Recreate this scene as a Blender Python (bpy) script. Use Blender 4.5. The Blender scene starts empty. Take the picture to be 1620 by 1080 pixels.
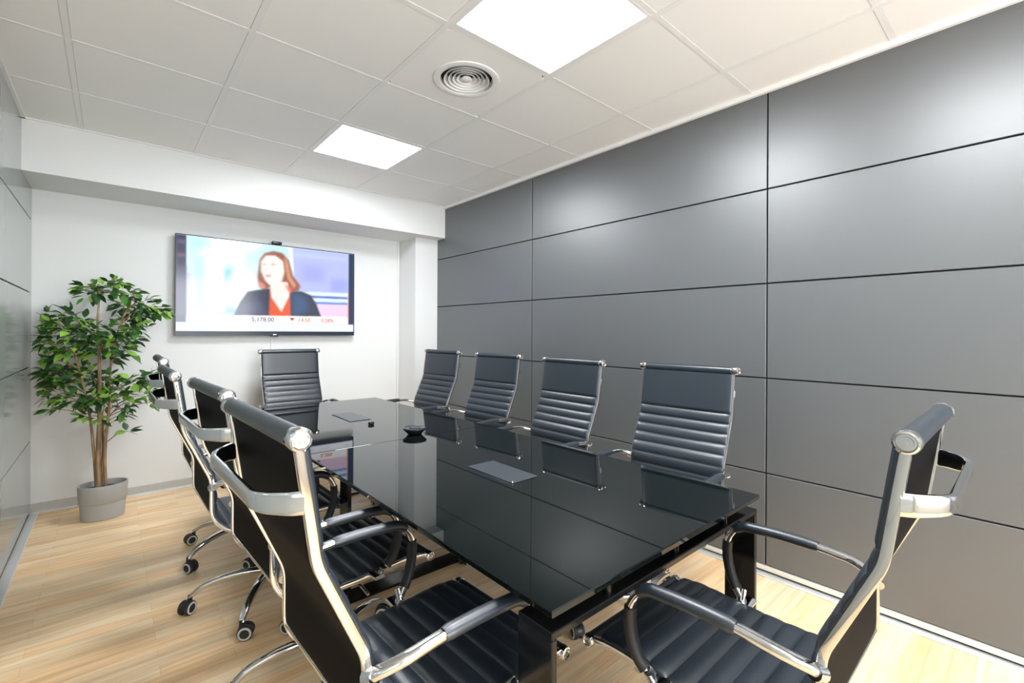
import bpy, math, random
import numpy as np
from mathutils import Vector, Matrix

R = math.radians
COL = bpy.context.scene.collection
SC = bpy.context.scene

# ------------------------------------------------------------------ camera, exposure, light levels
CAM = Vector((0.1496, -3.4302, 1.2583))
PAN, ROLL = 0.71853, 0.0051
cd = bpy.data.cameras.new('camera')
cam = bpy.data.objects.new('camera', cd)
COL.objects.link(cam)
cd.sensor_width = 36.0
cd.lens = 729.34 / 1620 * 36.0
cd.shift_x = -3.97 / 1620
cd.shift_y = -14.37 / 1620
cd.clip_start = 0.02
r0 = Vector((math.cos(PAN), -math.sin(PAN), 0))
fw = Vector((math.sin(PAN), math.cos(PAN), 0))
u0 = Vector((0, 0, 1))
rx = r0 * math.cos(ROLL) + u0 * math.sin(ROLL)
ux = u0 * math.cos(ROLL) - r0 * math.sin(ROLL)
m = Matrix((rx, ux, -fw)).transposed().to_4x4()
m.translation = CAM
cam.matrix_world = m
SC.camera = cam

w = bpy.data.worlds.new('world')
w.use_nodes = True
w.node_tree.nodes['Background'].inputs[0].default_value = (0.8, 0.85, 0.9, 1)
w.node_tree.nodes['Background'].inputs[1].default_value = 0.3
SC.world = w

SC.view_settings.view_transform = 'Standard'
SC.view_settings.look = 'None'
SC.view_settings.gamma = 1.0
SC.view_settings.exposure = 1.74
SC.view_settings.use_curve_mapping = False
PANEL_LIGHT = 13.0
SCREEN_LIGHT = 0.36
# added fill lamp outside the invented window behind the camera, brightens the ceiling
fill_lamp = bpy.data.lights.new('added_fill_lamp', 'AREA'); fill_lamp.shape = 'RECTANGLE'; fill_lamp.size = 2.3; fill_lamp.size_y = 1.9
fill_lamp.energy = 44.0; fill_lamp.color = (0.93, 0.97, 1.0)
fill_lamp_o = bpy.data.objects.new('added_fill_lamp', fill_lamp); COL.objects.link(fill_lamp_o)
fill_lamp_o.location = (1.24, -5.72, 1.40); fill_lamp_o.rotation_euler = (R(90), 0, 0)
SC.cycles.max_bounces = 12
SC.cycles.diffuse_bounces = 8
SC.cycles.glossy_bounces = 5

# ------------------------------------------------------------------ room numbers (metres)
XL, XR = -0.263, 2.7355
YB, YBEAM, YF = 1.115, 0.620, -5.60
HC = 2.539
ZBEAM = 2.223
XCOL, YCOL = 2.476, 0.765

# ------------------------------------------------------------------ materials
def new_mat(name):
    mt = bpy.data.materials.new(name)
    mt.use_nodes = True
    return mt, mt.node_tree, mt.node_tree.nodes['Principled BSDF']

def mat(name, color, rough=0.5, metal=0.0, spec=0.5, bump=0.0, bscale=200.0, var=0.0, vscale=8.0, coat=0.0):
    mt, nt, b = new_mat(name)
    b.inputs['Base Color'].default_value = (*color, 1)
    b.inputs['Roughness'].default_value = rough
    b.inputs['Metallic'].default_value = metal
    b.inputs['Specular IOR Level'].default_value = spec
    b.inputs['Coat Weight'].default_value = coat
    tc = nt.nodes.new('ShaderNodeTexCoord')
    if bump > 0:
        n = nt.nodes.new('ShaderNodeTexNoise')
        n.inputs['Scale'].default_value = bscale
        n.inputs['Detail'].default_value = 4
        nt.links.new(tc.outputs['Object'], n.inputs['Vector'])
        bp = nt.nodes.new('ShaderNodeBump')
        bp.inputs['Strength'].default_value = bump
        bp.inputs['Distance'].default_value = 0.002
        nt.links.new(n.outputs['Fac'], bp.inputs['Height'])
        nt.links.new(bp.outputs['Normal'], b.inputs['Normal'])
    if var > 0:
        n = nt.nodes.new('ShaderNodeTexNoise')
        n.inputs['Scale'].default_value = vscale
        n.inputs['Detail'].default_value = 3
        nt.links.new(tc.outputs['Object'], n.inputs['Vector'])
        mx = nt.nodes.new('ShaderNodeMix')
        mx.data_type = 'RGBA'
        mx.inputs[6].default_value = (*[c * (1 - var) for c in color], 1)
        mx.inputs[7].default_value = (*[min(1, c * (1 + var)) for c in color], 1)
        nt.links.new(n.outputs['Fac'], mx.inputs[0])
        nt.links.new(mx.outputs[2], b.inputs['Base Color'])
    return mt

def emit(name, color, strength, base=0.8):
    mt, nt, b = new_mat(name)
    b.inputs['Base Color'].default_value = (base, base, base, 1)
    b.inputs['Emission Color'].default_value = (*color, 1)
    b.inputs['Emission Strength'].default_value = strength
    return mt

M = {}
M['wall'] = mat('white_wall_paint', (0.77, 0.775, 0.77), 0.6, bump=0.05, bscale=300, spec=0.3)
M['ceiling'] = mat('ceiling_tile_white', (0.92, 0.92, 0.92), 0.7, bump=0.06, bscale=500, spec=0.2, var=0.015, vscale=3)
M['grid'] = mat('ceiling_grid_white', (0.88, 0.88, 0.88), 0.45)
M['dark_gap'] = mat('dark_gap', (0.02, 0.02, 0.02), 0.8)
M['panel_r'] = mat('grey_lacquer_panel', (0.080, 0.087, 0.094), 0.415, spec=1.35, var=0.02, vscale=1.5)
M['panel_l'] = mat('grey_satin_panel', (0.34, 0.37, 0.36), 0.14, spec=0.9, var=0.02, vscale=1.5)
M['alu'] = mat('pale_aluminium', (0.80, 0.82, 0.83), 0.35, metal=0.45)
M['cream'] = mat('cream_edge', (0.70, 0.66, 0.56), 0.5)
M['skirt'] = mat('greige_skirting', (0.50, 0.48, 0.44), 0.45, var=0.08, vscale=10)
M['chrome'] = mat('chrome', (0.62, 0.615, 0.61), 0.08, metal=1.0)
M['cast'] = mat('polished_cast_aluminium', (0.62, 0.63, 0.64), 0.12, metal=1.0)
M['leather'] = mat('black_leather', (0.014, 0.021, 0.031), 0.36, spec=0.85, bump=0.12, bscale=420)
M['leather_back'] = mat('black_leather_back', (0.004, 0.004, 0.005), 0.6, spec=0.05, bump=0.1, bscale=420)
M['sleeve'] = mat('black_zip_sleeve', (0.012, 0.012, 0.013), 0.5, spec=0.4, bump=0.5, bscale=90)
M['plastic'] = mat('black_plastic', (0.012, 0.012, 0.013), 0.4)
M['ring'] = mat('grey_wheel_ring', (0.55, 0.57, 0.55), 0.4)
M['tread'] = mat('caster_tread', (0.02, 0.02, 0.02), 0.6)
M['tabletop'] = mat('black_table_glass', (0.003, 0.005, 0.0048), 0.02, spec=0.36, coat=0.0)
M['table_frame'] = mat('black_frame_lacquer', (0.006, 0.006, 0.006), 0.12, spec=0.3)
M['flap'] = mat('dark_anodised_flap', (0.075, 0.085, 0.10), 0.32, metal=0.5)
M['satin_black'] = mat('satin_black', (0.012, 0.012, 0.013), 0.25)
M['bezel'] = mat('tv_bezel', (0.02, 0.026, 0.04), 0.2, spec=0.3)
M['pot'] = mat('grey_pot_plastic', (0.40, 0.405, 0.40), 0.5, var=0.03, vscale=20)
M['soil'] = mat('dark_soil', (0.03, 0.022, 0.016), 0.9, bump=1.0, bscale=60)
M['clear'] = mat('clear_shrink_wrap', (0.62, 0.62, 0.63), 0.10, metal=1.0, bump=0.10, bscale=60)
M['white_plastic'] = mat('white_plastic', (0.80, 0.80, 0.80), 0.4)
M['vent_gap'] = mat('vent_throat', (0.09, 0.09, 0.09), 0.7)
M['diffuser'] = emit('lit_diffuser', (0.93, 0.97, 1.0), PANEL_LIGHT)

# bark with vertical streaks
mt, nt, b = new_mat('ficus_bark')
b.inputs['Roughness'].default_value = 0.75
tc = nt.nodes.new('ShaderNodeTexCoord'); mp = nt.nodes.new('ShaderNodeMapping')
mp.inputs['Scale'].default_value = (60, 60, 9)
n = nt.nodes.new('ShaderNodeTexNoise'); n.inputs['Scale'].default_value = 1; n.inputs['Detail'].default_value = 5
cr = nt.nodes.new('ShaderNodeValToRGB')
cr.color_ramp.elements[0].color = (0.13, 0.075, 0.035, 1); cr.color_ramp.elements[0].position = 0.3
cr.color_ramp.elements[1].color = (0.46, 0.31, 0.17, 1); cr.color_ramp.elements[1].position = 0.7
nt.links.new(tc.outputs['Object'], mp.inputs[0]); nt.links.new(mp.outputs[0], n.inputs['Vector'])
nt.links.new(n.outputs['Fac'], cr.inputs[0]); nt.links.new(cr.outputs[0], b.inputs['Base Color'])
M['bark'] = mt

# leaves: colour varies leaf by leaf through a colour attribute (real leaf tint)
mt, nt, b = new_mat('ficus_leaf')
b.inputs['Roughness'].default_value = 0.42
b.inputs['Subsurface Weight'].default_value = 0.0
at = nt.nodes.new('ShaderNodeAttribute'); at.attribute_name = 'leaf_tint'
nt.links.new(at.outputs['Color'], b.inputs['Base Color'])
M['leaf'] = mt

# oak laminate floor, strips running along X
mt, nt, b = new_mat('oak_laminate')
tc = nt.nodes.new('ShaderNodeTexCoord')
def mapping(scale, loc=(0, 0, 0)):
    q = nt.nodes.new('ShaderNodeMapping'); q.inputs['Scale'].default_value = scale; q.inputs['Location'].default_value = loc
    nt.links.new(tc.outputs['Object'], q.inputs[0]); return q
br = nt.nodes.new('ShaderNodeTexBrick')
br.offset = 0.37; br.offset_frequency = 2; br.squash = 1.0
br.inputs['Scale'].default_value = 1.0
br.inputs['Brick Width'].default_value = 0.62
br.inputs['Row Height'].default_value = 0.065
br.inputs['Mortar Size'].default_value = 0.0006
br.inputs['Mortar Smooth'].default_value = 0.3
br.inputs['Bias'].default_value = 0.0
br.inputs['Color1'].default_value = (0.92, 0.64, 0.365, 1)
br.inputs['Color2'].default_value = (0.98, 0.80, 0.56, 1)
br.inputs['Mortar'].default_value = (0.62, 0.44, 0.26, 1)
nt.links.new(mapping((1, 1, 1), (0.1, 0.02, 0)).outputs[0], br.inputs['Vector'])
g = nt.nodes.new('ShaderNodeTexNoise'); g.inputs['Scale'].default_value = 1.0; g.inputs['Detail'].default_value = 6; g.inputs['Distortion'].default_value = 0.6
nt.links.new(mapping((2.2, 42, 1)).outputs[0], g.inputs['Vector'])
g2 = nt.nodes.new('ShaderNodeTexNoise'); g2.inputs['Scale'].default_value = 1.0; g2.inputs['Detail'].default_value = 3
nt.links.new(mapping((0.9, 9, 1), (3, 1, 0)).outputs[0], g2.inputs['Vector'])
cr = nt.nodes.new('ShaderNodeValToRGB')
cr.color_ramp.elements[0].position = 0.30; cr.color_ramp.elements[0].color = (0.80, 0.75, 0.68, 1)
cr.color_ramp.elements[1].position = 0.66; cr.color_ramp.elements[1].color = (1.12, 1.10, 1.08, 1)
nt.links.new(g.outputs['Fac'], cr.inputs[0])
cr2 = nt.nodes.new('ShaderNodeValToRGB')
cr2.color_ramp.elements[0].position = 0.32; cr2.color_ramp.elements[0].color = (0.88, 0.86, 0.82, 1)
cr2.color_ramp.elements[1].position = 0.68; cr2.color_ramp.elements[1].color = (1.10, 1.08, 1.06, 1)
nt.links.new(g2.outputs['Fac'], cr2.inputs[0])
def mul(a, c, f=1.0):
    q = nt.nodes.new('ShaderNodeMix'); q.data_type = 'RGBA'; q.blend_type = 'MULTIPLY'
    q.inputs[0].default_value = f
    nt.links.new(a, q.inputs[6]); nt.links.new(c, q.inputs[7]); return q.outputs[2]
nt.links.new(mul(mul(br.outputs['Color'], cr.outputs[0], 0.9), cr2.outputs[0], 0.9), b.inputs['Base Color'])
b.inputs['Roughness'].default_value = 0.38
b.inputs['Specular IOR Level'].default_value = 0.35
M['floor'] = mt

# ------------------------------------------------------------------ mesh helpers
class MB:
    def __init__(s):
        s.v, s.f, s.sm = [], [], []
    def add(s, verts, faces, smooth=False):
        o = len(s.v)
        s.v += [tuple(x) for x in verts]
        s.f += [tuple(i + o for i in f) for f in faces]
        s.sm += [smooth] * len(faces)
        return s
    def box(s, x0, x1, y0, y1, z0, z1):
        return s.add([(x0, y0, z0), (x1, y0, z0), (x1, y1, z0), (x0, y1, z0), (x0, y0, z1), (x1, y0, z1), (x1, y1, z1), (x0, y1, z1)],
                     [(0, 3, 2, 1), (4, 5, 6, 7), (0, 1, 5, 4), (1, 2, 6, 5), (2, 3, 7, 6), (3, 0, 4, 7)])
    def bbox(s, x0, x1, y0, y1, z0, z1, r=0.004, seg=3):
        # box with rounded vertical edges and chamfered top and bottom
        ring = []
        for cx, cy, a0 in ((x1 - r, y1 - r, 0), (x0 + r, y1 - r, 90), (x0 + r, y0 + r, 180), (x1 - r, y0 + r, 270)):
            for k in range(seg + 1):
                a = R(a0 + 90 * k / seg); ring.append((cx, cy, math.cos(a), math.sin(a)))
        c = min(r, (z1 - z0) * 0.3)
        rows = []
        for z, off in ((z0, r - c * 0.8 if r > c else 0), (z0 + c, r), (z1 - c, r), (z1, r - c * 0.8 if r > c else 0)):
            rows.append([(cx + ca * off, cy + sa * off, z) for cx, cy, ca, sa in ring])
        return s.loft(rows, closed=True, caps=True, smooth=True)
    def loft(s, rows, closed=True, caps=True, smooth=True):
        n = len(rows[0]); vs = [p for r_ in rows for p in r_]; fs = []
        for i in range(len(rows) - 1):
            for j in range(n if closed else n - 1):
                k = (j + 1) % n
                fs.append((i * n + j, i * n + k, (i + 1) * n + k, (i + 1) * n + j))
        if caps:
            fs.append(tuple(reversed(range(n)))); fs.append(tuple((len(rows) - 1) * n + j for j in range(n)))
        return s.add(vs, fs, smooth)
    def lathe(s, prof, n=32, axis='z', at=(0, 0, 0), sx=1.0, sy=1.0, caps=True):
        rows = []
        for r_, h in prof:
            row = []
            for k in range(n):
                a = 2 * math.pi * k / n
                p, q = r_ * math.cos(a) * sx, r_ * math.sin(a) * sy
                if axis == 'z': row.append((at[0] + p, at[1] + q, at[2] + h))
                elif axis == 'x': row.append((at[0] + h, at[1] + p, at[2] + q))
                else: row.append((at[0] + p, at[1] + h, at[2] - q))
            rows.append(row)
        return s.loft(rows, True, caps, True)
    def sweep(s, path, section, side=(1, 0, 0), scales=None, caps=True):
        path = [Vector(p) for p in path]; rows = []
        for i, p in enumerate(path):
            t = (path[min(i + 1, len(path) - 1)] - path[max(i - 1, 0)]).normalized()
            sd = Vector(side); sd = (sd - t * sd.dot(t)).normalized()
            nn = t.cross(sd)
            k = scales[i] if scales else 1.0
            rows.append([tuple(p + sd * (a * k) + nn * (c * k)) for a, c in section])
        return s.loft(rows, True, caps, True)
    def build(s, name, material, parent=None, angle=35):
        me = bpy.data.meshes.new(name)
        me.from_pydata(s.v, [], s.f)
        me.polygons.foreach_set('use_smooth', s.sm)
        me.materials.append(material)
        me.update()
        if any(s.sm): me.set_sharp_from_angle(angle=R(angle))
        o = bpy.data.objects.new(name, me)
        COL.objects.link(o)
        if parent: o.parent = parent
        return o

def circ(r, n=12, ry=None):
    ry = ry or r
    return [(r * math.cos(2 * math.pi * k / n), ry * math.sin(2 * math.pi * k / n)) for k in range(n)]
def rrect(hx, hy, r, seg=3):
    out = []
    for cx, cy, a0 in ((hx - r, hy - r, 0), (-hx + r, hy - r, 90), (-hx + r, -hy + r, 180), (hx - r, -hy + r, 270)):
        for k in range(seg + 1):
            a = R(a0 + 90 * k / seg); out.append((cx + r * math.cos(a), cy + r * math.sin(a)))
    return out
def fillet(pts, rad, n=6):
    pts = [Vector(p) for p in pts]; out = [pts[0]]
    rs = rad if isinstance(rad, (list, tuple)) else [rad] * len(pts)
    for i in range(1, len(pts) - 1):
        a, b_, c = pts[i - 1], pts[i], pts[i + 1]
        d1, d2 = (a - b_), (c - b_)
        r_ = min(rs[i], d1.length * 0.48, d2.length * 0.48)
        p, q = b_ + d1.normalized() * r_, b_ + d2.normalized() * r_
        for k in range(n + 1):
            t = k / n
            out.append(p * (1 - t) ** 2 + b_ * 2 * t * (1 - t) + q * t ** 2)
    out.append(pts[-1]); return out
def spline(pts, n=8):
    pts = [Vector(p) for p in pts]; out = []
    P = [pts[0] * 2 - pts[1]] + pts + [pts[-1] * 2 - pts[-2]]
    for i in range(1, len(P) - 2):
        for k in range(n):
            t = k / n
            out.append(0.5 * ((2 * P[i]) + (P[i + 1] - P[i - 1]) * t + (2 * P[i - 1] - 5 * P[i] + 4 * P[i + 1] - P[i + 2]) * t * t + (3 * P[i] - P[i - 1] - 3 * P[i + 1] + P[i + 2]) * t ** 3))
    out.append(pts[-1]); return out

def tag(o, label=None, cat=None, group=None, kind=None):
    if label: o['label'] = label
    if cat: o['category'] = cat
    if group: o['group'] = group
    if kind: o['kind'] = kind
    return o
def empty(name, loc=(0, 0, 0), rz=0.0):
    o = bpy.data.objects.new(name, None); COL.objects.link(o)
    o.location = loc; o.rotation_euler = (0, 0, rz); o.empty_display_size = 0.1
    return o
def struct(mb, name, material):
    return tag(mb.build(name, material), kind='structure')
def copy_tree(o, parent=None):
    c = o.copy(); COL.objects.link(c)
    if parent: c.parent = parent
    for ch in list(o.children): copy_tree(ch, c)
    return c

# ------------------------------------------------------------------ the room
struct(MB().box(XL - 0.2, XR + 0.2, YF - 0.2, YB + 0.2, -0.1, 0.0), 'floor', M['floor'])
struct(MB().box(XL - 0.2, XR + 0.2, YB, YB + 0.15, 0, HC + 0.2), 'wall_back', M['wall'])
wfm = MB().box(XL - 0.2, 0.05, YF - 0.15, YF, 0, HC + 0.2).box(2.43, XR + 0.2, YF - 0.15, YF, 0, HC + 0.2)
wfm.box(0.05, 2.43, YF - 0.15, YF, 0, 0.42).box(0.05, 2.43, YF - 0.15, YF, 2.38, HC + 0.2)
struct(wfm, 'wall_front', M['wall'])
wn = MB().box(0.05, 2.43, YF - 0.10, YF - 0.05, 0.42, 0.46).box(0.05, 2.43, YF - 0.10, YF - 0.05, 2.34, 2.38)
for x in (0.05, 0.825, 1.60, 2.39): wn.box(x, x + 0.04, YF - 0.10, YF - 0.05, 0.46, 2.34)
struct(wn, 'added_window_1', M['alu'])  # unseen window, added as an opening for the fill lamp

def panel_wall(name, x_face, sgn, seams_z, seams_y, z_bot, z_top, y0, y1, material):
    # flat lacquered boards with open black joints; sgn = direction into the wall
    g = 0.0038
    mb = MB()
    zs = [z_bot] + seams_z + [z_top]; ys = [y0] + seams_y + [y1]
    t = 0.018
    for i in range(len(zs) - 1):
        for j in range(len(ys) - 1):
            a, b_ = sorted((x_face, x_face + sgn * t))
            mb.box(a, b_, ys[j] + g, ys[j + 1] - g, zs[i] + g, zs[i + 1] - g)
    o = struct(mb, name, material)
    bv = o.modifiers.new('bevel', 'BEVEL'); bv.width = 0.0012; bv.segments = 1
    a, b_ = sorted((x_face + sgn * (t - 0.002), x_face + sgn * 0.17))
    bk = MB().box(a, b_, y0 - 0.1, y1 + 0.1, 0, HC + 0.2).build(name + '_backing', M['dark_gap'], o)
    bk.name = 'joint_backing'
    return o
panel_wall('wall_right', XR, 1, [0.527, 1.025, 1.522, 2.017], [-4.274, -2.481, -0.688], 0.045, HC + 0.02, YF, YB, M['panel_r'])
panel_wall('wall_left', XL, -1, [0.503, 1.009, 1.511, 2.006], [-4.07, -2.27, -0.47], 0.03, HC + 0.02, YF, YB, M['panel_l'])

# beam and corner column
struct(MB().box(XL, XR - 0.001, YBEAM, YB + 0.02, ZBEAM, HC + 0.05), 'trim_1', M['wall'])
struct(MB().box(XCOL, XR - 0.001, YCOL, YB + 0.02, 0, ZBEAM + 0.01), 'trim_2', M['wall'])
# thin vertical cable trunking on the back wall
struct(MB().bbox(2.446, 2.466, 1.103, YB + 0.002, 0.06, ZBEAM, 0.002), 'trim_3', M['wall'])
struct(MB().bbox(1.222, 1.244, 1.103, YB + 0.002, 0.06, 1.26, 0.002), 'trim_4', M['wall'])
# skirting
struct(MB().box(XL, XCOL, YB - 0.008, YB + 0.001, 0.016, 0.068), 'baseboard_back', M['skirt'])
struct(MB().bbox(XL, XCOL, YB - 0.034, YB - 0.002, 0.0, 0.016, 0.003), 'trim_5', M['alu'])
struct(MB().bbox(XR - 0.012, XR + 0.018, YF, YCOL, 0.022, 0.044, 0.003), 'baseboard_right', M['cream'])
struct(MB().bbox(XR - 0.040, XR + 0.010, YF, YCOL, 0.0, 0.010, 0.003), 'trim_6', M['alu'])
struct(MB().bbox(XL - 0.005, XL + 0.042, YF, YB, 0.0, 0.010, 0.003), 'baseboard_left', M['alu'])

# suspended ceiling: 600 mm tiles in a 24 mm grid; light panels and the air vent take the place of three tiles
gx = [XL] + [0.6 * k for k in range(5)] + [XR]
gy = [YBEAM] + [-0.6 * k for k in range(10)] + [YF]
LIGHTS = [(2, 1), (2, 4), (2, 6)]      # columns by rows of the grid
VENT = (2, 3)
def cell(i, j):                         # i: column starting at x = .6 i ; j: row starting (far side) at y = -.6 (j-1)
    return 0.6 * i, 0.6 * (i + 1), -0.6 * j, -0.6 * (j - 1)
tiles = MB(); hb = 0.012
for i in range(len(gx) - 1):
    for j in range(len(gy) - 1):
        x0, x1, y1, y0 = gx[i], gx[i + 1], gy[j], gy[j + 1]
        if any(abs(cell(*c)[0] - x0) < 1e-3 and abs(cell(*c)[2] - y0) < 1e-3 for c in LIGHTS + [VENT]): continue
        d = hb + 0.0012
        tiles.box(x0 + (d if i else 0), x1 - (d if i < len(gx) - 2 else 0), y0 + d, y1 - d, HC + 0.001, HC + 0.03)
struct(tiles, 'ceiling', M['ceiling'])
struct(MB().box(XL - 0.1, XR + 0.1, YF, YB, HC + 0.10, HC + 0.14), 'trim_7', M['dark_gap'])
grid = MB()
for x in gx[1:-1]: grid.box(x - hb, x + hb, YF, YBEAM, HC - 0.0012, HC + 0.012)
for y in gy[1:-1]:
    for i in range(len(gx) - 1):
        grid.box(gx[i] + (hb if i else 0), gx[i + 1] - (hb if i < len(gx) - 2 else 0), y - hb, y + hb, HC - 0.0006, HC + 0.012)
grid.box(XL, XR, YBEAM - 0.018, YBEAM, HC - 0.004, HC + 0.002)
struct(grid, 'trim_8', M['grid'])
struct(MB().box(XR - 0.020, XR, YF, YBEAM, HC - 0.020, HC + 0.012).box(XL, XL + 0.018, YF, YBEAM, HC - 0.004, HC + 0.003), 'trim_9', M['grid'])

def ceiling_light(c, label):
    x0, x1, y0, y1 = cell(*c)
    cx, cy = (x0 + x1) / 2, (y0 + y1) / 2
    t = empty('ceiling_light', (cx, cy, HC)); h = 0.3 - hb
    fr = MB(); wd = 0.014
    for a in ((-h, h, -h, -h + wd), (-h, h, h - wd, h), (-h, -h + wd, -h + wd, h - wd), (h - wd, h, -h + wd, h - wd)):
        fr.box(*a, -0.001, 0.02)
    fr.build('light_frame', M['grid'], t)
    MB().box(-h + wd, h - wd, -h + wd, h - wd, 0.003, 0.008).build('diffuser', M['diffuser'], t)
    tag(t, label, 'ceiling light', 'square light panels in the ceiling grid')
    return t
ceiling_light(LIGHTS[0], 'lit square ceiling panel light, the smaller one nearest the beam and television')
ceiling_light(LIGHTS[1], 'large lit square ceiling panel light beside the round air vent, at the photo top')
ceiling_light(LIGHTS[2], 'lit square ceiling panel light overhead of the camera, outside the photo top')

# round air diffuser in its square plate
x0, x1, y0, y1 = cell(*VENT); vx, vy = 1.505, -1.500
t = empty('ceiling_vent', (vx, vy, HC)); h = 0.3 - hb - 0.001
ro = 0.150; pl = MB(); n = 64
sq = []
for k in range(n):
    a = 2 * math.pi * (k + 0.5) / n; ca, sa = math.cos(a), math.sin(a); q = h / max(abs(ca), abs(sa))
    sq.append((1.5 - vx + ca * q, -1.5 - vy + sa * q))
ci = [(ro * math.cos(2 * math.pi * (k + 0.5) / n), ro * math.sin(2 * math.pi * (k + 0.5) / n)) for k in range(n)]
pl.loft([[(p[0], p[1], 0.02) for p in sq], [(p[0], p[1], 0.001) for p in sq], [(p[0], p[1], 0.001) for p in ci], [(p[0], p[1], 0.02) for p in ci]], True, False, False)
pl.build('face_plate', M['ceiling'], t)
MB().lathe([(0.150, 0.001), (0.168, 0.0), (0.166, -0.004), (0.146, -0.008), (0.134, -0.004), (0.130, 0.02), (0.150, 0.02)], 64, caps=False).build('outer_ring', M['grid'], t)
for k, r_ in enumerate((0.112, 0.090, 0.069, 0.048)):
    MB().lathe([(r_ - 0.012, 0.022), (r_, 0.002 + 0.002 * k), (r_ + 0.004, -0.004 + 0.002 * k), (r_ + 0.001, -0.004 + 0.002 * k), (r_ - 0.015, 0.020)], 64, caps=False).build('cone_ring', M['grid'], t)
MB().lathe([(0.001, -0.003), (0.022, -0.001), (0.028, 0.003), (0.022, 0.012), (0.001, 0.014)], 32).build('centre_disc', M['grid'], t)
MB().lathe([(0.001, 0.045), (0.135, 0.045), (0.135, 0.022), (0.136, 0.05)], 48).build('throat', M['vent_gap'], t)
tag(t, 'round white air vent with concentric rings in a square ceiling tile', 'air vent')

# ------------------------------------------------------------------ television
def in_poly(px, py, poly):
    ins = np.zeros(px.shape, bool); nP = len(poly)
    for i in range(nP):
        xa, ya = poly[i]; xb, yb = poly[(i + 1) % nP]
        c = ((ya > py) != (yb > py)) & (px < (xb - xa) * (py - ya) / ((yb - ya) if yb != ya else 1e-9) + xa)
        ins ^= c
    return ins
TW, TH = 1.432, 0.806
tx0, tz1, ty = 0.525, 2.026, 1.055
SS = 2; NX, NZ = 300, 168
gxp = (np.arange(NX * SS) + 0.5) / (NX * SS); gzp = (np.arange(NZ * SS) + 0.5) / (NZ * SS) * 0.955
PX, PZ = np.meshgrid(gxp, gzp)
img = np.zeros(PX.shape + (3,))
def rgb(*c): return np.array([((x / 255) / 12.92 if x / 255 < 0.04045 else ((x / 255 + 0.055) / 1.055) ** 2.4) for x in c])
def blur(a, k):
    for _ in range(2):
        for ax in (0, 1):
            acc = np.zeros_like(a)
            for d in range(-k, k + 1): acc += np.roll(a, d, ax)
            a = acc / (2 * k + 1)
    return a
def paint(poly, c, soft=0, alpha=1.0):
    global img
    mk = in_poly(PX, PZ, poly).astype(float)
    if soft: mk = blur(mk, soft)
    img = img * (1 - mk[..., None] * alpha) + rgb(*c) * mk[..., None] * alpha
def rect(x0_, x1_, z0_, z1_): return [(x0_, z0_), (x1_, z0_), (x1_, z1_), (x0_, z1_)]
img[:] = rgb(205, 238, 246)
paint(rect(0.05, 0.6, 0.0, 0.20), (190, 240, 245), 14)
paint(rect(0.10, 0.33, 0.14, 0.20), (240, 252, 252), 6)
paint([(0.084, 0.042), (0.177, 0.038), (0.179, 0.669), (0.086, 0.676)], (150, 222, 232), 12, 0.6)
paint([(0.13, 0.22), (0.23, 0.22), (0.235, 0.76), (0.15, 0.76)], (240, 250, 255), 10, 0.8)
paint([(0.228, 0.278), (0.281, 0.279), (0.281, 0.759), (0.23, 0.742)], (150, 205, 228), 7, 0.9)
paint([(0.235, 0.32), (0.27, 0.32), (0.27, 0.44), (0.235, 0.44)], (120, 190, 215), 5, 0.8)
paint([(0.30, 0.226), (0.399, 0.368), (0.399, 0.51), (0.272, 0.759), (0.225, 0.53)], (240, 244, 255), 10, 0.7)
paint(rect(0.05, 0.076, 0.37, 0.80), (196, 190, 240), 4)
paint(rect(0.20, 0.30, 0.70, 0.78), (120, 160, 225), 6, 0.8)
paint(rect(0.20, 0.235, 0.70, 0.745), (245, 250, 255), 3)
paint(rect(0.10, 0.19, 0.66, 0.78), (170, 215, 240), 8, 0.7)
paint([(0.594, 0.002), (0.965, 0.0), (0.965, 0.49), (0.657, 0.502), (0.611, 0.337)], (178, 186, 238), 3)
paint(rect(0.60, 0.96, 0.05, 0.10), (190, 205, 245), 8, 0.9)
paint(rect(0.66, 0.80, 0.2, 0.38), (160, 165, 232), 14, 0.8)
paint(rect(0.84, 0.96, 0.32, 0.49), (150, 160, 225), 10, 0.7)
paint([(0.575, 0.0), (0.60, 0.0), (0.61, 0.30), (0.59, 0.20)], (242, 248, 255), 2)
paint([(0.691, 0.499), (0.965, 0.486), (0.965, 0.53), (0.70, 0.535)], (225, 238, 255), 3)
paint([(0.70, 0.535), (0.965, 0.53), (0.965, 0.56), (0.71, 0.565)], (70, 95, 185), 2)
paint([(0.71, 0.565), (0.965, 0.56), (0.965, 0.60), (0.735, 0.605)], (215, 232, 252), 2)
paint([(0.735, 0.605), (0.965, 0.60), (0.965, 0.63), (0.75, 0.635)], (90, 125, 205), 2)
paint([(0.75, 0.634), (0.965, 0.628), (0.965, 0.79), (0.781, 0.79)], (232, 200, 226), 3)
paint([(0.413, 0.175), (0.439, 0.098), (0.491, 0.063), (0.545, 0.077), (0.583, 0.153), (0.605, 0.318), (0.651, 0.428), (0.645, 0.493), (0.595, 0.512), (0.562, 0.449), (0.482, 0.459), (0.44, 0.516), (0.411, 0.468), (0.401, 0.368)], (150, 88, 66), 3)
paint([(0.555, 0.10), (0.575, 0.18), (0.590, 0.33), (0.625, 0.43), (0.61, 0.46), (0.575, 0.36), (0.56, 0.22)], (225, 160, 120), 3, 0.8)
paint([(0.405, 0.40), (0.44, 0.44), (0.45, 0.49), (0.42, 0.49)], (225, 150, 135), 3, 0.8)
paint([(0.277, 0.79), (0.31, 0.639), (0.349, 0.526), (0.414, 0.499), (0.482, 0.48), (0.589, 0.50), (0.657, 0.491), (0.714, 0.529), (0.75, 0.623), (0.785, 0.79)], (40, 48, 72), 2)
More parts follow.
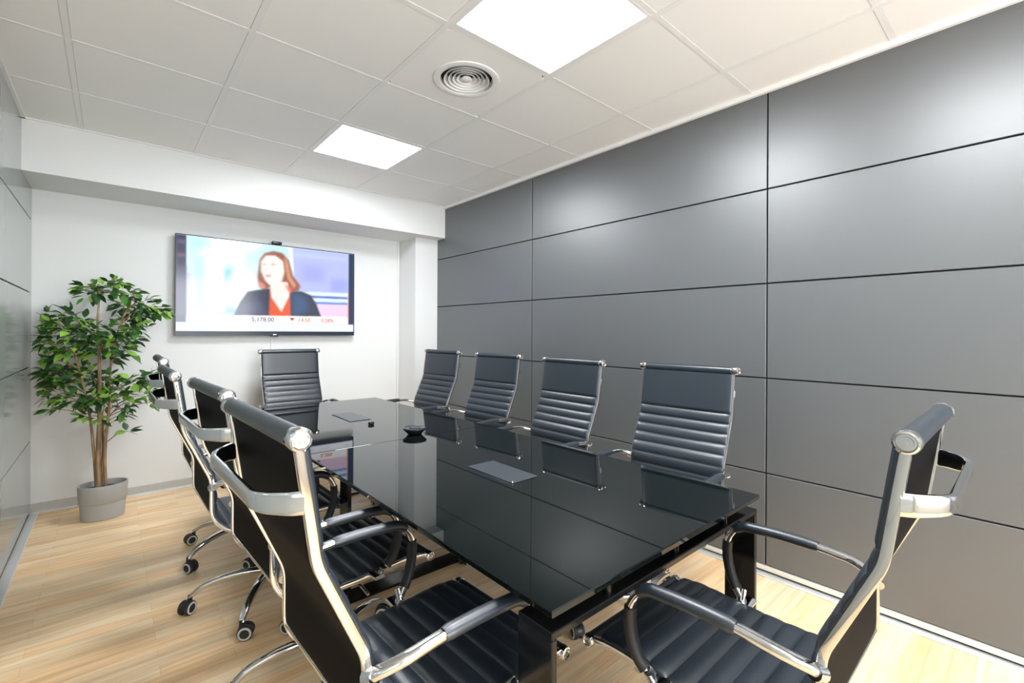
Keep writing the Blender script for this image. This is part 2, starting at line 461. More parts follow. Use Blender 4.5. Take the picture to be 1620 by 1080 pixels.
paint([(0.30, 0.78), (0.33, 0.66), (0.42, 0.60), (0.46, 0.78)], (84, 84, 120), 10, 0.6)
paint([(0.60, 0.52), (0.68, 0.55), (0.70, 0.70), (0.61, 0.78)], (48, 92, 140), 10, 0.6)
paint([(0.473, 0.48), (0.587, 0.48), (0.592, 0.80), (0.468, 0.80)], (222, 84, 26), 2)
paint([(0.482, 0.40), (0.573, 0.40), (0.585, 0.50), (0.582, 0.56), (0.538, 0.735), (0.482, 0.58), (0.476, 0.50)], (253, 226, 220), 2)
paint([(0.555, 0.42), (0.60, 0.46), (0.60, 0.52), (0.575, 0.50)], (236, 96, 50), 3, 0.8)
paint([(0.424, 0.192), (0.45, 0.127), (0.502, 0.117), (0.545, 0.17), (0.554, 0.283), (0.54, 0.39), (0.482, 0.459), (0.448, 0.402), (0.424, 0.304)], (254, 236, 226), 3)
paint([(0.43, 0.215), (0.450, 0.21), (0.450, 0.232), (0.432, 0.235)], (190, 150, 140), 2, 0.8)
paint([(0.475, 0.205), (0.503, 0.20), (0.503, 0.224), (0.478, 0.228)], (190, 150, 140), 2, 0.8)
paint([(0.444, 0.26), (0.452, 0.26), (0.458, 0.30), (0.442, 0.305)], (236, 196, 186), 2, 0.8)
paint([(0.447, 0.335), (0.478, 0.33), (0.476, 0.352), (0.452, 0.36)], (226, 96, 100), 2, 0.85)
paint(rect(0.05, 0.965, 0.785, 0.862), (196, 226, 246), 1)
paint(rect(0.05, 0.20, 0.785, 0.862), (186, 182, 236), 12, 0.8)
paint([(0.325, 0.785), (0.965, 0.772), (0.965, 0.862), (0.36, 0.862)], (253, 253, 254), 1)
paint(rect(0.955, 0.966, 0.50, 0.862), (250, 180, 165), 1, 0.7)
paint(rect(0.0, 0.049, 0.0, 0.866), (46, 52, 82), 1)
paint(rect(0.0, 0.05, 0.30, 0.80), (88, 86, 112), 5, 0.7)
paint(rect(0.008, 0.045, 0.05, 0.09), (120, 92, 120), 3, 0.6)
paint(rect(0.008, 0.045, 0.19, 0.22), (140, 100, 120), 3, 0.6)
paint(rect(0.963, 1.0, 0.0, 0.866), (30, 46, 78), 1)
paint(rect(0.0, 1.0, 0.866, 0.955), (186, 202, 244), 1)
paint(rect(0.19, 1.0, 0.876, 0.94), (253, 254, 255), 1)
rs = random.Random(4)
xx = 0.24
while xx < 0.985:
    wv = rs.uniform(0.008, 0.03)
    if rs.random() < 0.55: paint(rect(xx, xx + wv, 0.898, 0.912), (190, 198, 205), 1, 0.75)
    xx += wv + rs.uniform(0.004, 0.02)
img = blur(img, 1)
img = img.reshape(NZ, SS, NX, SS, 3).mean((1, 3))

tv = empty('television', (tx0 + TW / 2, ty, tz1 - TH / 2))
MB().bbox(-TW / 2, TW / 2, 0.002, 0.030, -TH / 2, TH / 2, 0.004).build('housing', M['bezel'], tv)
MB().bbox(-TW * 0.32, TW * 0.32, 0.028, 0.058, -TH * 0.36, TH * 0.30, 0.01).build('wall_mount', M['satin_black'], tv)
bz = MB(); e = 0.006
bz.box(-TW / 2, TW / 2, -0.006, 0.004, -TH / 2, -TH / 2 + TH * 0.045).box(-TW / 2, TW / 2, -0.006, 0.004, TH / 2 - e, TH / 2)
bz.box(-TW / 2, -TW / 2 + e, -0.006, 0.004, -TH / 2 + TH * 0.045, TH / 2 - e).box(TW / 2 - e, TW / 2, -0.006, 0.004, -TH / 2 + TH * 0.045, TH / 2 - e)
bz.build('bezel', M['bezel'], tv)
# lit screen: colour attribute carries the broadcast picture
me = bpy.data.meshes.new('screen')
sx0, sx1, szt, szb = -TW / 2 + e, TW / 2 - e, TH / 2 - e, -TH / 2 + TH * 0.045
vs = []; fs = []
for j in range(NZ):
    for i in range(NX):
        vs.append((sx0 + (sx1 - sx0) * i / (NX - 1), 0.0, szt + (szb - szt) * j / (NZ - 1)))
for j in range(NZ - 1):
    for i in range(NX - 1):
        a = j * NX + i; fs.append((a, a + NX, a + NX + 1, a + 1))
me.from_pydata(vs, [], fs)
ca = me.color_attributes.new('picture', 'FLOAT_COLOR', 'POINT')
buf = np.ones((NX * NZ, 4), np.float32); buf[:, :3] = img.reshape(-1, 3)
ca.data.foreach_set('color', buf.ravel())
mt, nt, b = new_mat('lit_screen')
at = nt.nodes.new('ShaderNodeAttribute'); at.attribute_name = 'picture'
b.inputs['Base Color'].default_value = (0.01, 0.01, 0.012, 1); b.inputs['Roughness'].default_value = 0.12
nt.links.new(at.outputs['Color'], b.inputs['Emission Color'])
b.inputs['Emission Strength'].default_value = SCREEN_LIGHT
me.materials.append(mt); me.update()
so = bpy.data.objects.new('screen', me); COL.objects.link(so); so.parent = tv
def text(body, x, z, size, material, parent, y, bold=0.0):
    c = bpy.data.curves.new('t', 'FONT'); c.body = body; c.size = size; c.extrude = 0.0003; c.offset = bold
    o = bpy.data.objects.new('t', c); COL.objects.link(o)
    bpy.context.view_layer.update()
    mesh = bpy.data.meshes.new_from_object(o.evaluated_get(bpy.context.evaluated_depsgraph_get()))
    bpy.data.objects.remove(o); mesh.materials.clear(); mesh.materials.append(material)
    q = bpy.data.objects.new('lettering', mesh); COL.objects.link(q); q.parent = parent
    q.location = (x, y, z); q.rotation_euler = (R(90), 0, 0)
    return q
def tvp(u, v): return (-TW / 2 + u * TW, TH / 2 - v * TH)
m_grey = emit('caption_grey', (0.16, 0.16, 0.19), SCREEN_LIGHT, 0.01); m_red = emit('caption_red', (0.75, 0.22, 0.12), SCREEN_LIGHT, 0.01)
m_red2 = emit('caption_dark_red', (0.42, 0.05, 0.02), SCREEN_LIGHT, 0.01); m_wh = emit('caption_white', (1, 1, 1), SCREEN_LIGHT, 0.01)
for body, u, v, s_, mm in (('5,178.00', 0.372, 0.848, 0.052, m_grey), ('14.50', 0.636, 0.845, 0.049, m_red), ('0.28%', 0.780, 0.845, 0.047, m_red),
                           ('S&P Futures', 0.115, 0.842, 0.036, m_wh), ('Bloomberg', 0.048, 0.935, 0.050, m_wh)):
    x, z = tvp(u, v); text(body, x, z, s_, mm, tv, -0.0012, 0.0018 if body == 'Bloomberg' else 0.0012)
x, z = tvp(0.601, 0.819)
MB().add([(x - 0.023, -0.0012, z + 0.014), (x + 0.023, -0.0012, z + 0.014), (x, -0.0012, z - 0.016), (x - 0.023, -0.0004, z + 0.014), (x + 0.023, -0.0004, z + 0.014), (x, -0.0004, z - 0.016)],
         [(0, 2, 1), (3, 4, 5), (0, 1, 4, 3), (1, 2, 5, 4), (2, 0, 3, 5)]).build('down_arrow', m_red2, tv)
MB().bbox(-0.030, 0.030, -0.005, 0.022, -TH / 2 - 0.010, -TH / 2 + 0.002, 0.003).build('sensor_bar', M['plastic'], tv)
MB().bbox(-0.014, 0.014, -0.0072, -0.004, -TH / 2 + 0.004, -TH / 2 + 0.012, 0.001).build('maker_badge', M['alu'], tv)
tag(tv, 'large flat television on the back wall showing a news presenter in a dark blazer', 'television')
# camera clipped on the TV's top edge
wc = empty('webcam', (1.255, ty + 0.012, tz1 + 0.002))
MB().bbox(-0.042, 0.042, -0.028, 0.012, 0.0, 0.026, 0.010).build('body', M['satin_black'], wc)
MB().lathe([(0.001, 0.0), (0.010, 0.0), (0.011, -0.004), (0.008, -0.005), (0.001, -0.003)], 20, axis='y', at=(0, -0.027, 0.013)).build('lens', M['bezel'], wc)
MB().bbox(-0.018, 0.018, 0.006, 0.022, -0.03, 0.003, 0.003).build('clip', M['plastic'], wc)
tag(wc, 'small black webcam clipped on top of the television', 'webcam')

# ------------------------------------------------------------------ conference table
TX0, TX1, TY0, TY1, TZ = 0.790, 1.782, -2.812, 0.163, 0.721
tb = empty('conference_table', ((TX0 + TX1) / 2, (TY0 + TY1) / 2, 0))
hx, hy = (TX1 - TX0) / 2, (TY1 - TY0) / 2
top = MB()
for a, b_ in ((-hy, -0.0006), (0.0006, hy)):
    top.bbox(-hx, hx, a, b_, TZ - 0.016, TZ, 0.0025, 2)
top.build('glass_top', M['tabletop'], tb)
PW, PT = 0.10, 0.016            # plate width, thickness
for y0, y1 in ((-hy + 0.006, -hy + 0.006 + PW), (hy - 0.006 - PW, hy - 0.006)):
    f = MB()
    zt = TZ - 0.048; xo = hx - 0.006
    f.bbox(-xo, xo, y0, y1, zt - PT, zt, 0.002, 1)
    f.bbox(-xo, xo, y0, y1, 0.0, PT, 0.002, 1)
    f.bbox(-xo, -xo + PT, y0, y1, PT, zt - PT, 0.002, 1)
    f.bbox(xo - PT, xo, y0, y1, PT, zt - PT, 0.002, 1)
    f.build('leg_frame', M['table_frame'], tb)
    for x in (-0.29, 0.0, 0.29):
        yb = (y0 + y1) / 2
        MB().lathe([(0.011, zt), (0.011, TZ - 0.016)], 16, at=(x * 1.0, yb - 0.03 * (1 if y0 < 0 else -1), 0)).build('standoff', M['table_frame'], tb)
f = MB()
f.bbox(-0.315, 0.315, -0.01, 0.09, 0.0, 0.014, 0.002, 1).bbox(-0.315, -0.298, -0.01, 0.09, 0.014, TZ - 0.07, 0.002, 1).bbox(-0.40, 0.40, -0.01, 0.09, TZ - 0.07, TZ - 0.054, 0.002, 1)
f.build('middle_leg', M['table_frame'], tb)
for x in (-0.30, 0.30): MB().lathe([(0.010, TZ - 0.054), (0.010, TZ - 0.016)], 16, at=(x, 0.04, 0)).build('standoff', M['chrome'], tb)
for x in (-hx + 0.16, hx - 0.19):
    MB().bbox(x, x + 0.03, -hy + 0.10, hy - 0.10, TZ - 0.066, TZ - 0.050, 0.002, 1).build('side_rail', M['table_frame'], tb)
ox, oy = -(TX0 + TX1) / 2, -(TY0 + TY1) / 2
fl = MB().bbox(1.222 + ox, 1.350 + ox, -0.722 + oy, -0.418 + oy, TZ, TZ + 0.0035, 0.003).build('cable_flap', M['flap'], tb)
fl = MB().bbox(1.222 + ox, 1.350 + ox, -2.195 + oy, -1.925 + oy, TZ, TZ + 0.0030, 0.003).build('cable_flap', M['flap'], tb)
MB().lathe([(0.0001, 0.006), (0.004, 0.005), (0.005, 0.0)], 12, at=(1.228 + ox, -2.189 + oy, TZ + 0.002)).build('latch', M['chrome'], fl)
tag(tb, 'long black glass conference table on a flat black metal frame', 'table')

# speaker puck and small cube on the table
sp = empty('conference_speaker', (1.352, -1.262, TZ + 0.0008), R(20))
MB().lathe([(0.030, 0.0), (0.036, 0.002), (0.044, 0.012), (0.060, 0.026), (0.062, 0.030), (0.060, 0.033)], 48).build('body', M['satin_black'], sp)
MB().lathe([(0.0599, 0.0335), (0.0615, 0.0320), (0.0605, 0.0345), (0.054, 0.0360), (0.050, 0.0340), (0.001, 0.0335)], 48).build('top_rim', M['bezel'], sp)
MB().lathe([(0.030, 0.0342), (0.028, 0.0358), (0.001, 0.0360)], 32).build('control_pad', M['plastic'], sp)
MB().bbox(0.020, 0.050, -0.010, 0.010, 0.0040, 0.0130, 0.002).build('front_badge', M['alu'], sp)
tag(sp, 'round black conference speaker puck on the glass table', 'speaker')
dg = empty('black_dongle', (1.283, -0.878, TZ), R(12))
MB().bbox(-0.015, 0.015, -0.011, 0.011, 0.0, 0.016, 0.004).build('body', M['satin_black'], dg)
MB().bbox(-0.009, 0.009, -0.0122, -0.010, 0.004, 0.011, 0.001).build('port', M['plastic'], dg)
tag(dg, 'tiny black block on the table between flap and speaker', 'dongle')

# ------------------------------------------------------------------ ribbed office chair
HW = 0.225          # half distance of the side frames
AW = 0.269          # half distance of the armrests
PROF = [(-0.420, 1.085), (-0.389, 0.866), (-0.297, 0.662), (-0.297, 0.500), (-0.230, 0.432), (-0.05, 0.424), (0.16, 0.437), (0.245, 0.424)]
prof = fillet([(0, y, z) for y, z in PROF], [0, 0.022, 0.030, 0.06, 0.06, 0.1, 0.05, 0], 8)

def resample(pts, ds):
    out = [pts[0].copy()]; need = ds
    for a, b_ in zip(pts[:-1], pts[1:]):
        L = (b_ - a).length; pos = 0.0
        while L - pos >= need:
            pos += need; out.append(a + (b_ - a) * (pos / L)); need = ds
        need -= (L - pos)
    return out

def sling(s0, s1, ribs_from, pitch, amp, th, front_side=True):
    """leather panel along the profile, from path length s0 to s1, with quilted ribs on the front"""
    P = resample(prof, 0.0035)
    lo, hi = int(s0 / 0.0035), min(len(P) - 1, int(s1 / 0.0035))
    xs = [-1, -0.985, -0.95, -0.88, -0.7, -0.4, 0, 0.4, 0.7, 0.88, 0.95, 0.985, 1]
    hwid = HW + (0.003 if front_side else -0.009)
    rows = []
    for i in range(lo, hi + 1):
        t = (P[min(i + 1, len(P) - 1)] - P[max(i - 1, 0)]).normalized()
        nrm = Vector((0, -t.z, t.y))            # towards the sitter
        s_ = i * 0.0035
        if s_ > ribs_from:
            ph = ((s_ - ribs_from) / pitch) % 1.0
            hgt = amp * (abs(math.sin(math.pi * ph)) ** 0.45)
        else:
            hgt = amp * min(1.0, abs(ribs_from - s_) / 0.012) ** 0.5
        front, back = [], []
        for x in xs:
            edge = (1 - abs(x) ** 14) ** 0.5 if abs(x) < 1 else 0.0
            q = P[i] + nrm * (0.009 + th * 0.30 + hgt * edge); front.append((x * hwid, q.y, q.z))
            q = P[i] + nrm * (0.008 - th * 0.5 * (0.3 + 0.7 * edge)); back.append((x * hwid, q.y, q.z))
        rows.append(front + back[::-1])
    return MB().loft(rows, True, True, True)

def make_chair():
    root = empty('office_chair')
    # one-piece ribbed sling, split where back turns to seat
    sling(0.018, 0.60, 0.200, 0.0485, 0.010, 0.012).build('backrest', M['leather'], root, 60)
    sling(0.60, 1.135, 0.612, 0.0550, 0.009, 0.012).build('seat', M['leather'], root, 60)
    bk = sling(0.018, 0.66, 9, 1, 0.0, 0.006, False)
    back = MB(); back.v = [(x, y - 0.0095, z + (0.004 if z < 0.5 else 0)) for x, y, z in bk.v]; back.f = bk.f; back.sm = bk.sm
    back.build('back_cover', M['leather_back'], root, 60)
    sec = rrect(0.0068, 0.0085, 0.0020, 2)
    for s in (-1, 1):
        sf = MB().sweep([(s * HW, p.y, p.z) for p in prof], sec).build('side_frame', M['chrome'], root)
        # top cap
        c = MB().lathe([(0.001, 0.0), (0.010, 0.0), (0.0105, -0.0025), (0.0135, -0.003), (0.016, 0.002), (0.0190, 0.0), (0.0205, -0.005), (0.0205, -0.026), (0.0185, -0.030), (0.010, -0.031)], 28, axis='x')
        c.v = [(s * (HW + 0.020 + x), -0.420 + y, 1.085 + z) for x, y, z in c.v]
        if s < 0: c.f = [tuple(reversed(q)) for q in c.f]
        cap = c.build('end_cap', M['clear'], root)
        b_ = MB().lathe([(0.001, 0.0025), (0.005, 0.002), (0.006, -0.004)], 16, axis='x')
        b_.v = [(s * (HW + 0.020 + x), -0.420 + y, 1.085 + z) for x, y, z in b_.v]
        b_.build('cap_screw', M['cast'], cap)
        # front seat cap
        c = MB().lathe([(0.001, 0.0), (0.006, 0.0), (0.007, -0.003), (0.010, -0.003), (0.012, 0.001), (0.016, 0.0), (0.0175, -0.005), (0.0175, -0.018), (0.010, -0.020)], 24, axis='x')
        c.v = [(s * (HW + 0.014 + x), 0.250 + y, 0.420 + z) for x, y, z in c.v]
        if s < 0: c.f = [tuple(reversed(q)) for q in c.f]
        c.build('seat_cap', M['cast'], root)
    MB().lathe([(0.001, -HW), (0.0178, -HW), (0.0185, -HW + 0.01), (0.0185, HW - 0.01), (0.0178, HW), (0.001, HW)], 28, axis='x', at=(0, -0.420, 1.085)).build('top_roll', M['leather'], root)
    MB().lathe([(0.001, -HW), (0.0155, -HW), (0.0155, HW), (0.001, HW)], 24, axis='x', at=(0, 0.250, 0.420)).build('front_roll', M['leather'], root)
    # grab handle: cast bar bowed behind the upper back
    zc, yc = 0.978, -0.405
    pth = fillet([(-HW - 0.002, yc - 0.004, zc), (-HW + 0.006, yc - 0.022, zc), (-HW + 0.050, yc - 0.064, zc), (HW - 0.050, yc - 0.064, zc), (HW - 0.006, yc - 0.022, zc), (HW + 0.002, yc - 0.004, zc)], [0, 0.02, 0.03, 0.03, 0.02, 0], 6)
    mb = MB(); sc_ = []
    rows = []
    L = len(pth)
    for i, p in enumerate(pth):
        t = (pth[min(i + 1, L - 1)] - pth[max(i - 1, 0)]).normalized()
        up = Vector((0, 0, 1)); nn = t.cross(up).normalized()
        k = abs(p.x) / HW
        hz = 0.0115 + 0.0085 * max(0, (k - 0.45) / 0.55); hn = 0.0065
        rows.append([tuple(p + up * (c * hz / 0.01) + nn * (a * hn / 0.01)) for a, c in rrect(0.01, 0.01, 0.005, 3)])
    mb.loft(rows, True, True, True).build('grab_handle', M['cast'], root)
    # cross braces behind and below
    for y, z in ((-0.292, 0.520), (-0.15, 0.414), (0.10, 0.418)):
        MB().sweep([(-HW, y, z), (HW, y, z)], rrect(0.010, 0.006, 0.003, 2), side=(0, 1, 0)).build('cross_bar', M['cast'], root)
    # armrests
    for s in (-1, 1):
        A = [(HW + 0.006, -0.300, 0.636), (HW + 0.024, -0.286, 0.646), (AW, -0.245, 0.660), (AW, -0.160, 0.668), (AW, -0.05, 0.668), (AW, 0.055, 0.660), (AW, 0.092, 0.610), (AW, 0.092, 0.540), (AW - 0.004, 0.072, 0.480), (AW - 0.018, 0.040, 0.447)]
        ap = fillet([(s * x, y, z) for x, y, z in A], [0, 0.02, 0.04, 0.05, 0.08, 0.05, 0.05, 0.05, 0.03, 0], 6)
        arm = MB().sweep(ap, rrect(0.0125, 0.0095, 0.007, 3)).build('armrest', M['chrome'], root)
        pad = [p for p in ap if p.z > 0.64 and -0.165 < p.y < 0.085]
        ks = [0.86] + [1.0] * (len(pad) - 3) + [0.97, 0.84]
        MB().sweep(pad, circ(0.0175, 18, 0.0150), scales=ks).build('arm_pad', M['leather'], arm)
        slv = [p for p in ap if p.z < 0.606 and p.y > 0.050]
        slv = resample([slv[0]] + slv[1:], 0.012)
        rs = random.Random(7)
        MB().sweep(slv, circ(0.0185, 14, 0.0150), scales=[0.92 + 0.14 * rs.random() for _ in slv]).build('zip_sleeve', M['sleeve'], arm)
        # brackets
        MB().sweep([(s * (HW + 0.002), -0.300, 0.632), (s * (HW + 0.022), -0.292, 0.640)], circ(0.015, 14)).build('rear_bracket', M['cast'], arm)
        bb = MB().sweep([(s * (HW - 0.004), 0.020, 0.436), (s * (HW + 0.050), 0.022, 0.438)], rrect(0.018, 0.006, 0.004, 2), side=(0, 1, 0))
        bb.sweep([(s * (HW + 0.022), 0.040, 0.434), (s * (HW + 0.040), 0.042, 0.466)], circ(0.012, 12), side=(0, 1, 0))
        bb.build('seat_bracket', M['cast'], arm)
    # under-seat mechanism, gas lift
    BY = -0.020
    MB().bbox(-0.11, 0.11, BY - 0.14, BY + 0.12, 0.370, 0.400, 0.012).bbox(-0.07, 0.07, BY - 0.08, BY + 0.08, 0.345, 0.372, 0.01).build('tilt_mechanism', M['plastic'], root)
    MB().sweep(fillet([(0.08, BY + 0.02, 0.382), (0.19, BY + 0.02, 0.380), (0.235, BY + 0.02, 0.372)], 0.02), circ(0.005, 10), side=(0, 1, 0)).build('height_lever', M['chrome'], root)
    MB().lathe([(0.001, 0.350), (0.0145, 0.350), (0.0145, 0.215), (0.026, 0.215), (0.026, 0.085), (0.001, 0.085)], 24, at=(0, BY, 0)).build('gas_lift', M['chrome'], root)
    MB().lathe([(0.001, 0.160), (0.034, 0.158), (0.042, 0.150), (0.046, 0.105), (0.040, 0.092), (0.001, 0.090)], 32, at=(0, BY, 0)).build('base_hub', M['cast'], root)
    piv = Vector((0, BY, 0))
    for k in range(5):
        a = R(72 * k); d = Vector((math.cos(a), math.sin(a), 0)); side = Vector((-math.sin(a), math.cos(a), 0))
        pp = spline([d * 0.030 + Vector((0, 0, 0.128)), d * 0.12 + Vector((0, 0, 0.134)), d * 0.20 + Vector((0, 0, 0.126)), d * 0.27 + Vector((0, 0, 0.106)), d * 0.312 + Vector((0, 0, 0.078)), d * 0.322 + Vector((0, 0, 0.066))], 5)
        rows = []
        for i, p in enumerate(pp):
            t = (pp[min(i + 1, len(pp) - 1)] - pp[max(i - 1, 0)]).normalized()
            nn = side.cross(t)
            f_ = i / (len(pp) - 1); hw_ = 0.020 - 0.008 * f_; hh = 0.0125 - 0.004 * f_
            rows.append([tuple(p + piv + side * (u_ * hw_ / 0.01) + nn * (v_ * hh / 0.01)) for u_, v_ in rrect(0.01, 0.01, 0.006, 3)])
        lg = MB().loft(rows, True, True, True).build('base_leg', M['chrome'], root)
        lg['spin'] = 1
        # caster hanging from the leg end
        ce = d * 0.322 + piv; rnd = random.Random(k * 7 + 3); ang = a + R(90) + R(rnd.uniform(-60, 60))
        fd = Vector((math.cos(ang), math.sin(ang), 0)); ax = Vector((-math.sin(ang), math.cos(ang), 0))
        off = ce + fd * 0.016
        hood = MB()
        n_ = 14; rows = []
        for sgn, wd in ((-1, 0.0), (-1, 0.010), (1, 0.010), (1, 0.0)):
            pass
        arc = [(0.031 * math.cos(R(q)), 0.031 * math.sin(R(q))) for q in range(-10, 191, 20)]
        rows = []
        for wd in (-0.0105, -0.009, 0.009, 0.0105):
            rr = 1.0 if abs(wd) < 0.01 else 0.93
            rows.append([tuple(off + ax * wd + fd * (u_ * rr) + Vector((0, 0, 0.031 + v_ * rr))) for u_, v_ in arc])
        hood.loft(rows, True, True, True)
        hood.lathe([(0.001, 0.078), (0.008, 0.078), (0.010, 0.050), (0.001, 0.045)], 12, at=(ce.x, ce.y, 0))
        cs = hood.build('caster', M['plastic'], root)
        for sgn in (-1, 1):
            wmb = MB(); rows = []
            for r_, h_ in ((0.004, 0.008), (0.0285, 0.008), (0.030, 0.011), (0.030, 0.020), (0.0275, 0.0235), (0.004, 0.0235)):
                rows.append([tuple(off + ax * (sgn * h_) + fd * (r_ * math.cos(2 * math.pi * q / 24)) + Vector((0, 0, 0.030 + r_ * math.sin(2 * math.pi * q / 24)))) for q in range(24)])
            wmb.loft(rows, True, True, True)
            wh = wmb.build('wheel', M['tread'], cs)
            rows = []
            for r_, h_ in ((0.0185, 0.0232), (0.0185, 0.0252), (0.0245, 0.0252), (0.0262, 0.0232)):
                rows.append([tuple(off + ax * (sgn * h_) + fd * (r_ * math.cos(2 * math.pi * q / 24)) + Vector((0, 0, 0.030 + r_ * math.sin(2 * math.pi * q / 24)))) for q in range(24)])
            wmb = MB().loft(rows, True, False, True)
            wmb.build('wheel_ring', M['ring'], cs)
    return root

proto = make_chair()
GR = 'black ribbed office chairs around the glass table'
# x, y, facing (deg; 0 faces the television wall), height offset, base spin (deg), label
SPOTS = [
    (1.373, -2.862, 0.5, -0.005, 20, 'black ribbed office chair at the near head of the table, facing away toward the television'),
    (0.792, -2.384, -87.8, -0.003, 60, 'black office chair seen from behind, nearest on the left side of the table'),
    (0.800, -1.688, -87.1, -0.009, 172, 'black office chair seen from behind, second from the camera on the left side'),
    (0.750, -1.010, -89.1, -0.002, 165, 'black office chair seen from behind, third from the camera on the left side'),
    (0.765, -0.360, -90.2, 0.019, 134, 'black office chair on the left side closest to the potted tree, farthest in that row'),
    (1.317, 0.436, 180.2, 0.000, 30, 'black ribbed office chair at the far end of the table under the television'),
    (1.876, -2.301, 93.8, 0.001, 10, 'black ribbed office chair by the grey wall, nearest and largest of the right-hand row'),
    (1.870, -1.525, 90.0, -0.003, 150, 'black ribbed office chair by the grey wall, second from the camera'),
    (1.937, -0.753, 94.7, -0.004, 125, 'black ribbed office chair by the grey wall, third from the camera'),
    (1.876, -0.070, 94.1, 0.003, 206, 'black ribbed office chair by the grey wall, nearest the white corner column'),
]
for i, (x, y, rz, dz, spin, label) in enumerate(SPOTS):
    o = proto if i == 0 else copy_tree(proto)
    o.location = (x, y, 0); o.rotation_euler = (0, 0, R(rz))
    tag(o, label, 'office chair', GR)
    # the star base turns freely about the gas lift; the upper part rides on the lift
    ang = R(spin - rz)
    piv = Vector((0, -0.020, 0))
    rot = Matrix.Translation(piv) @ Matrix.Rotation(ang, 4, 'Z') @ Matrix.Translation(-piv)
    for c in o.children:
        base = c.name.split('.')[0]
        if base in ('base_leg', 'caster'):
            c.matrix_basis = rot
        elif base in ('gas_lift', 'base_hub'):
            c.location = (0, 0, 0)
        else:
            c.location = (0, 0, dz)

# ------------------------------------------------------------------ artificial ficus in an oval pot
pt = empty('potted_ficus', (0.112, 0.735, 0))
def oval(hw_, hd, z, n_=40): return [(hw_ * math.cos(2 * math.pi * k / n_), hd * math.sin(2 * math.pi * k / n_), z) for k in range(n_)]
rows = [oval(0.108, 0.086, 0.0), oval(0.112, 0.090, 0.004), oval(0.119, 0.097, 0.108), oval(0.121, 0.099, 0.110), oval(0.124, 0.102, 0.114), oval(0.130, 0.108, 0.226), oval(0.129, 0.107, 0.230), oval(0.123, 0.101, 0.230), oval(0.121, 0.099, 0.224), oval(0.117, 0.095, 0.16)]
MB().loft(rows, True, True, True).build('pot', M['pot'], pt)
MB().loft([oval(0.118, 0.096, 0.180), oval(0.118, 0.096, 0.192), oval(0.06, 0.05, 0.200)], True, True, True).build('soil', M['soil'], pt)
rt = random.Random(11)
def trunk(pts, r0_, r1_):
    pp = spline(pts, 6); n_ = len(pp)
    return MB().sweep([tuple(p) for p in pp], circ(1.0, 10), scales=[(r0_ + (r1_ - r0_) * i / (n_ - 1)) * (1 + 0.06 * rt.random()) for i in range(n_)])
O_ = Vector((0.112, 0.735, 0))
T = lambda *ps: [Vector(p) - O_ for p in ps]
TR = [
    (T((0.085, 0.72, 0.17), (0.088, 0.72, 0.45), (0.093, 0.72, 0.75), (0.09, 0.74, 1.05), (0.08, 0.75, 1.30), (0.09, 0.76, 1.52)), 0.016, 0.004),
    (T((0.080, 0.745, 0.17), (0.060, 0.75, 0.50), (0.035, 0.76, 0.75), (-0.01, 0.78, 1.00), (-0.06, 0.78, 1.22)), 0.009, 0.004),
    (T((0.125, 0.735, 0.17), (0.120, 0.73, 0.45), (0.140, 0.74, 0.72), (0.150, 0.76, 1.05), (0.21, 0.77, 1.35), (0.28, 0.78, 1.46)), 0.010, 0.004),
    (T((0.100, 0.760, 0.17), (0.11, 0.78, 0.50), (0.09, 0.80, 0.80), (0.03, 0.83, 1.05)), 0.008, 0.004),
]
for pts, a, b_ in TR: trunk(pts, a, b_).build('trunk', M['bark'], pt)
BL = [(0.04,1.52,.102),(0.12,1.53,.131),(0.18,1.58,.087),(0.25,1.52,.073),(0.22,1.44,.102),(0.32,1.45,.102),(0.40,1.42,.102),(0.44,1.39,.058),(0.29,1.37,.087),(0.23,1.31,.102),(0.30,1.28,.073),(0.15,1.25,.102),(0.18,1.20,.102),(0.25,1.20,.087),(0.06,1.20,.116),(0.11,1.14,.102),(0.22,1.12,.087),(0.02,1.25,.102),(-0.02,1.32,.102),(-0.08,1.35,.102),(-0.12,1.30,.087),(-0.21,1.37,.055),(-0.07,1.26,.087),(-0.16,1.22,.073),(-0.18,1.17,.058),(-0.21,1.08,.045),(-0.12,1.15,.087),(-0.06,1.14,.087),(0.0,1.11,.087),(0.18,1.07,.058),(-0.13,1.07,.044),(-0.15,0.98,.095),(-0.08,0.98,.087),(-0.17,0.94,.073),(-0.20,0.89,.051),(-0.12,0.91,.087),(-0.03,0.93,.087),(-0.14,0.83,.073),(-0.09,0.78,.073),(-0.14,0.76,.044),(-0.01,0.82,.087),(0.04,0.97,.087),(0.09,0.92,.102),(0.15,0.94,.087),(0.05,0.81,.073),(0.12,0.82,.102),(0.18,0.83,.087),(0.27,0.92,.087),(0.35,0.93,.080),(0.40,0.88,.058),(0.33,0.81,.087),(0.38,0.76,.058),(0.24,0.77,.058),(0.12,0.74,.073),(0.03,0.69,.051),(0.08,0.67,.058),(0.22,0.73,.044),(0.17,0.63,.029),(0.24,0.56,.026),(0.22,0.66,.029)]
tw = MB(); lv = MB(); tint = []
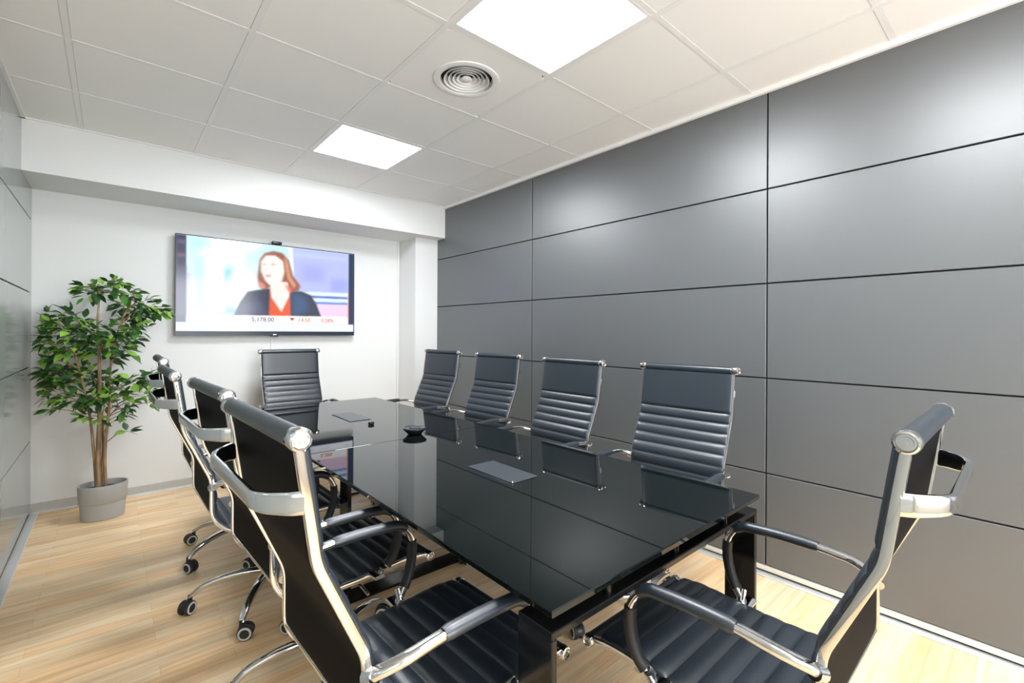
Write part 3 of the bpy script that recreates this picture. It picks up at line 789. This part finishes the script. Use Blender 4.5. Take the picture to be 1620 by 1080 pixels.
def leaf(base, d, size, col):
    d = d.normalized(); up = Vector((0, 0, 1)); s_ = d.cross(up)
    if s_.length < 0.05: s_ = Vector((1, 0, 0))
    s_.normalize(); nrm = s_.cross(d).normalized()
    tw_ = rt.uniform(-0.7, 0.7); s_ = (s_ * math.cos(tw_) + nrm * math.sin(tw_)).normalized(); nrm = s_.cross(d).normalized()
    L, W = size, size * rt.uniform(0.23, 0.30); vs = []; st = [(0, 0.02), (0.18, 0.62), (0.40, 1.0), (0.64, 0.80), (0.84, 0.38), (1.0, 0.0)]
    dr = rt.uniform(0.08, 0.28)
    for f_, wv in st:
        c = base + d * (L * f_) - up * (dr * L * f_ * f_)
        vs += [tuple(c - s_ * (W * wv) + nrm * (0.18 * W * wv)), tuple(c), tuple(c + s_ * (W * wv) + nrm * (0.18 * W * wv))]
    fs = []
    for k in range(len(st) - 1):
        a = 3 * k; fs += [(a, a + 1, a + 4, a + 3), (a + 1, a + 2, a + 5, a + 4)]
    lv.add([(max(v[0], XL + 0.006 - O_.x), min(v[1], YB - 0.006 - O_.y), v[2]) for v in vs], fs, True)
    for _ in vs: tint.append(col)
stem_pts = [p for pts, a, b_ in TR for p in spline(pts, 6)]
for bx, bz_, br_ in BL:
    dep = 0.07 + br_ * 1.1
    cy = 0.78 + rt.uniform(-dep, dep) * 0.9
    c0 = Vector((bx, min(max(cy, 0.48), 1.00), bz_)) - O_
    near = min((p for p in stem_pts if p.z < c0.z - 0.02 or p.z < 0.7), key=lambda p: (p - c0).length + abs(p.z - (c0.z - 0.10)) * 0.6)
    mid = (near + c0) / 2 + Vector((0, 0, 0.02))
    tp = spline([near, mid, c0], 4)
    tw.sweep([tuple(p) for p in tp], circ(1.0, 6), scales=[0.0035 - 0.0018 * i / (len(tp) - 1) for i in range(len(tp))])
    nl = max(6, int(26 * (br_ / 0.09) ** 1.6))
    outd = (c0 - Vector((0, 0.03, c0.z))); outd.z = 0
    for k in range(nl):
        v = Vector((rt.gauss(0, 1), rt.gauss(0, 1), rt.gauss(0, 0.55)))
        v = v.normalized() * br_ * 0.62 * rt.random() ** 0.5
        p = c0 + v
        wx, wy = p.x + O_.x, p.y + O_.y
        d = (v.normalized() * 0.8 + outd.normalized() * 0.5 + Vector((rt.uniform(-.5, .5), rt.uniform(-.5, .5), rt.uniform(-.35, .35))))
        if wx < XL + 0.07: d.x = abs(d.x) * 0.4; p.x = XL + 0.075 - O_.x + rt.uniform(0, 0.03)
        if wy > YB - 0.08: p.y = YB - 0.09 - O_.y; d.y = -abs(d.y)
        g_ = rt.random()
        if g_ < 0.42: col = (0.026, 0.085, 0.020)
        elif g_ < 0.74: col = (0.070, 0.195, 0.032)
        else: col = (0.24, 0.43, 0.065)
        j_ = rt.uniform(0.8, 1.25); col = tuple(q * j_ for q in col)
        leaf(p, d, rt.uniform(0.055, 0.082), col)
tw.build('twigs', M['bark'], pt)
fo = lv.build('foliage', M['leaf'], pt, 80)
ca = fo.data.color_attributes.new('leaf_tint', 'FLOAT_COLOR', 'POINT')
ca.data.foreach_set('color', np.array([(*c, 1) for c in tint], np.float32).ravel())
tag(pt, 'green leafy ficus tree in an oval grey pot in the back left corner', 'potted plant')
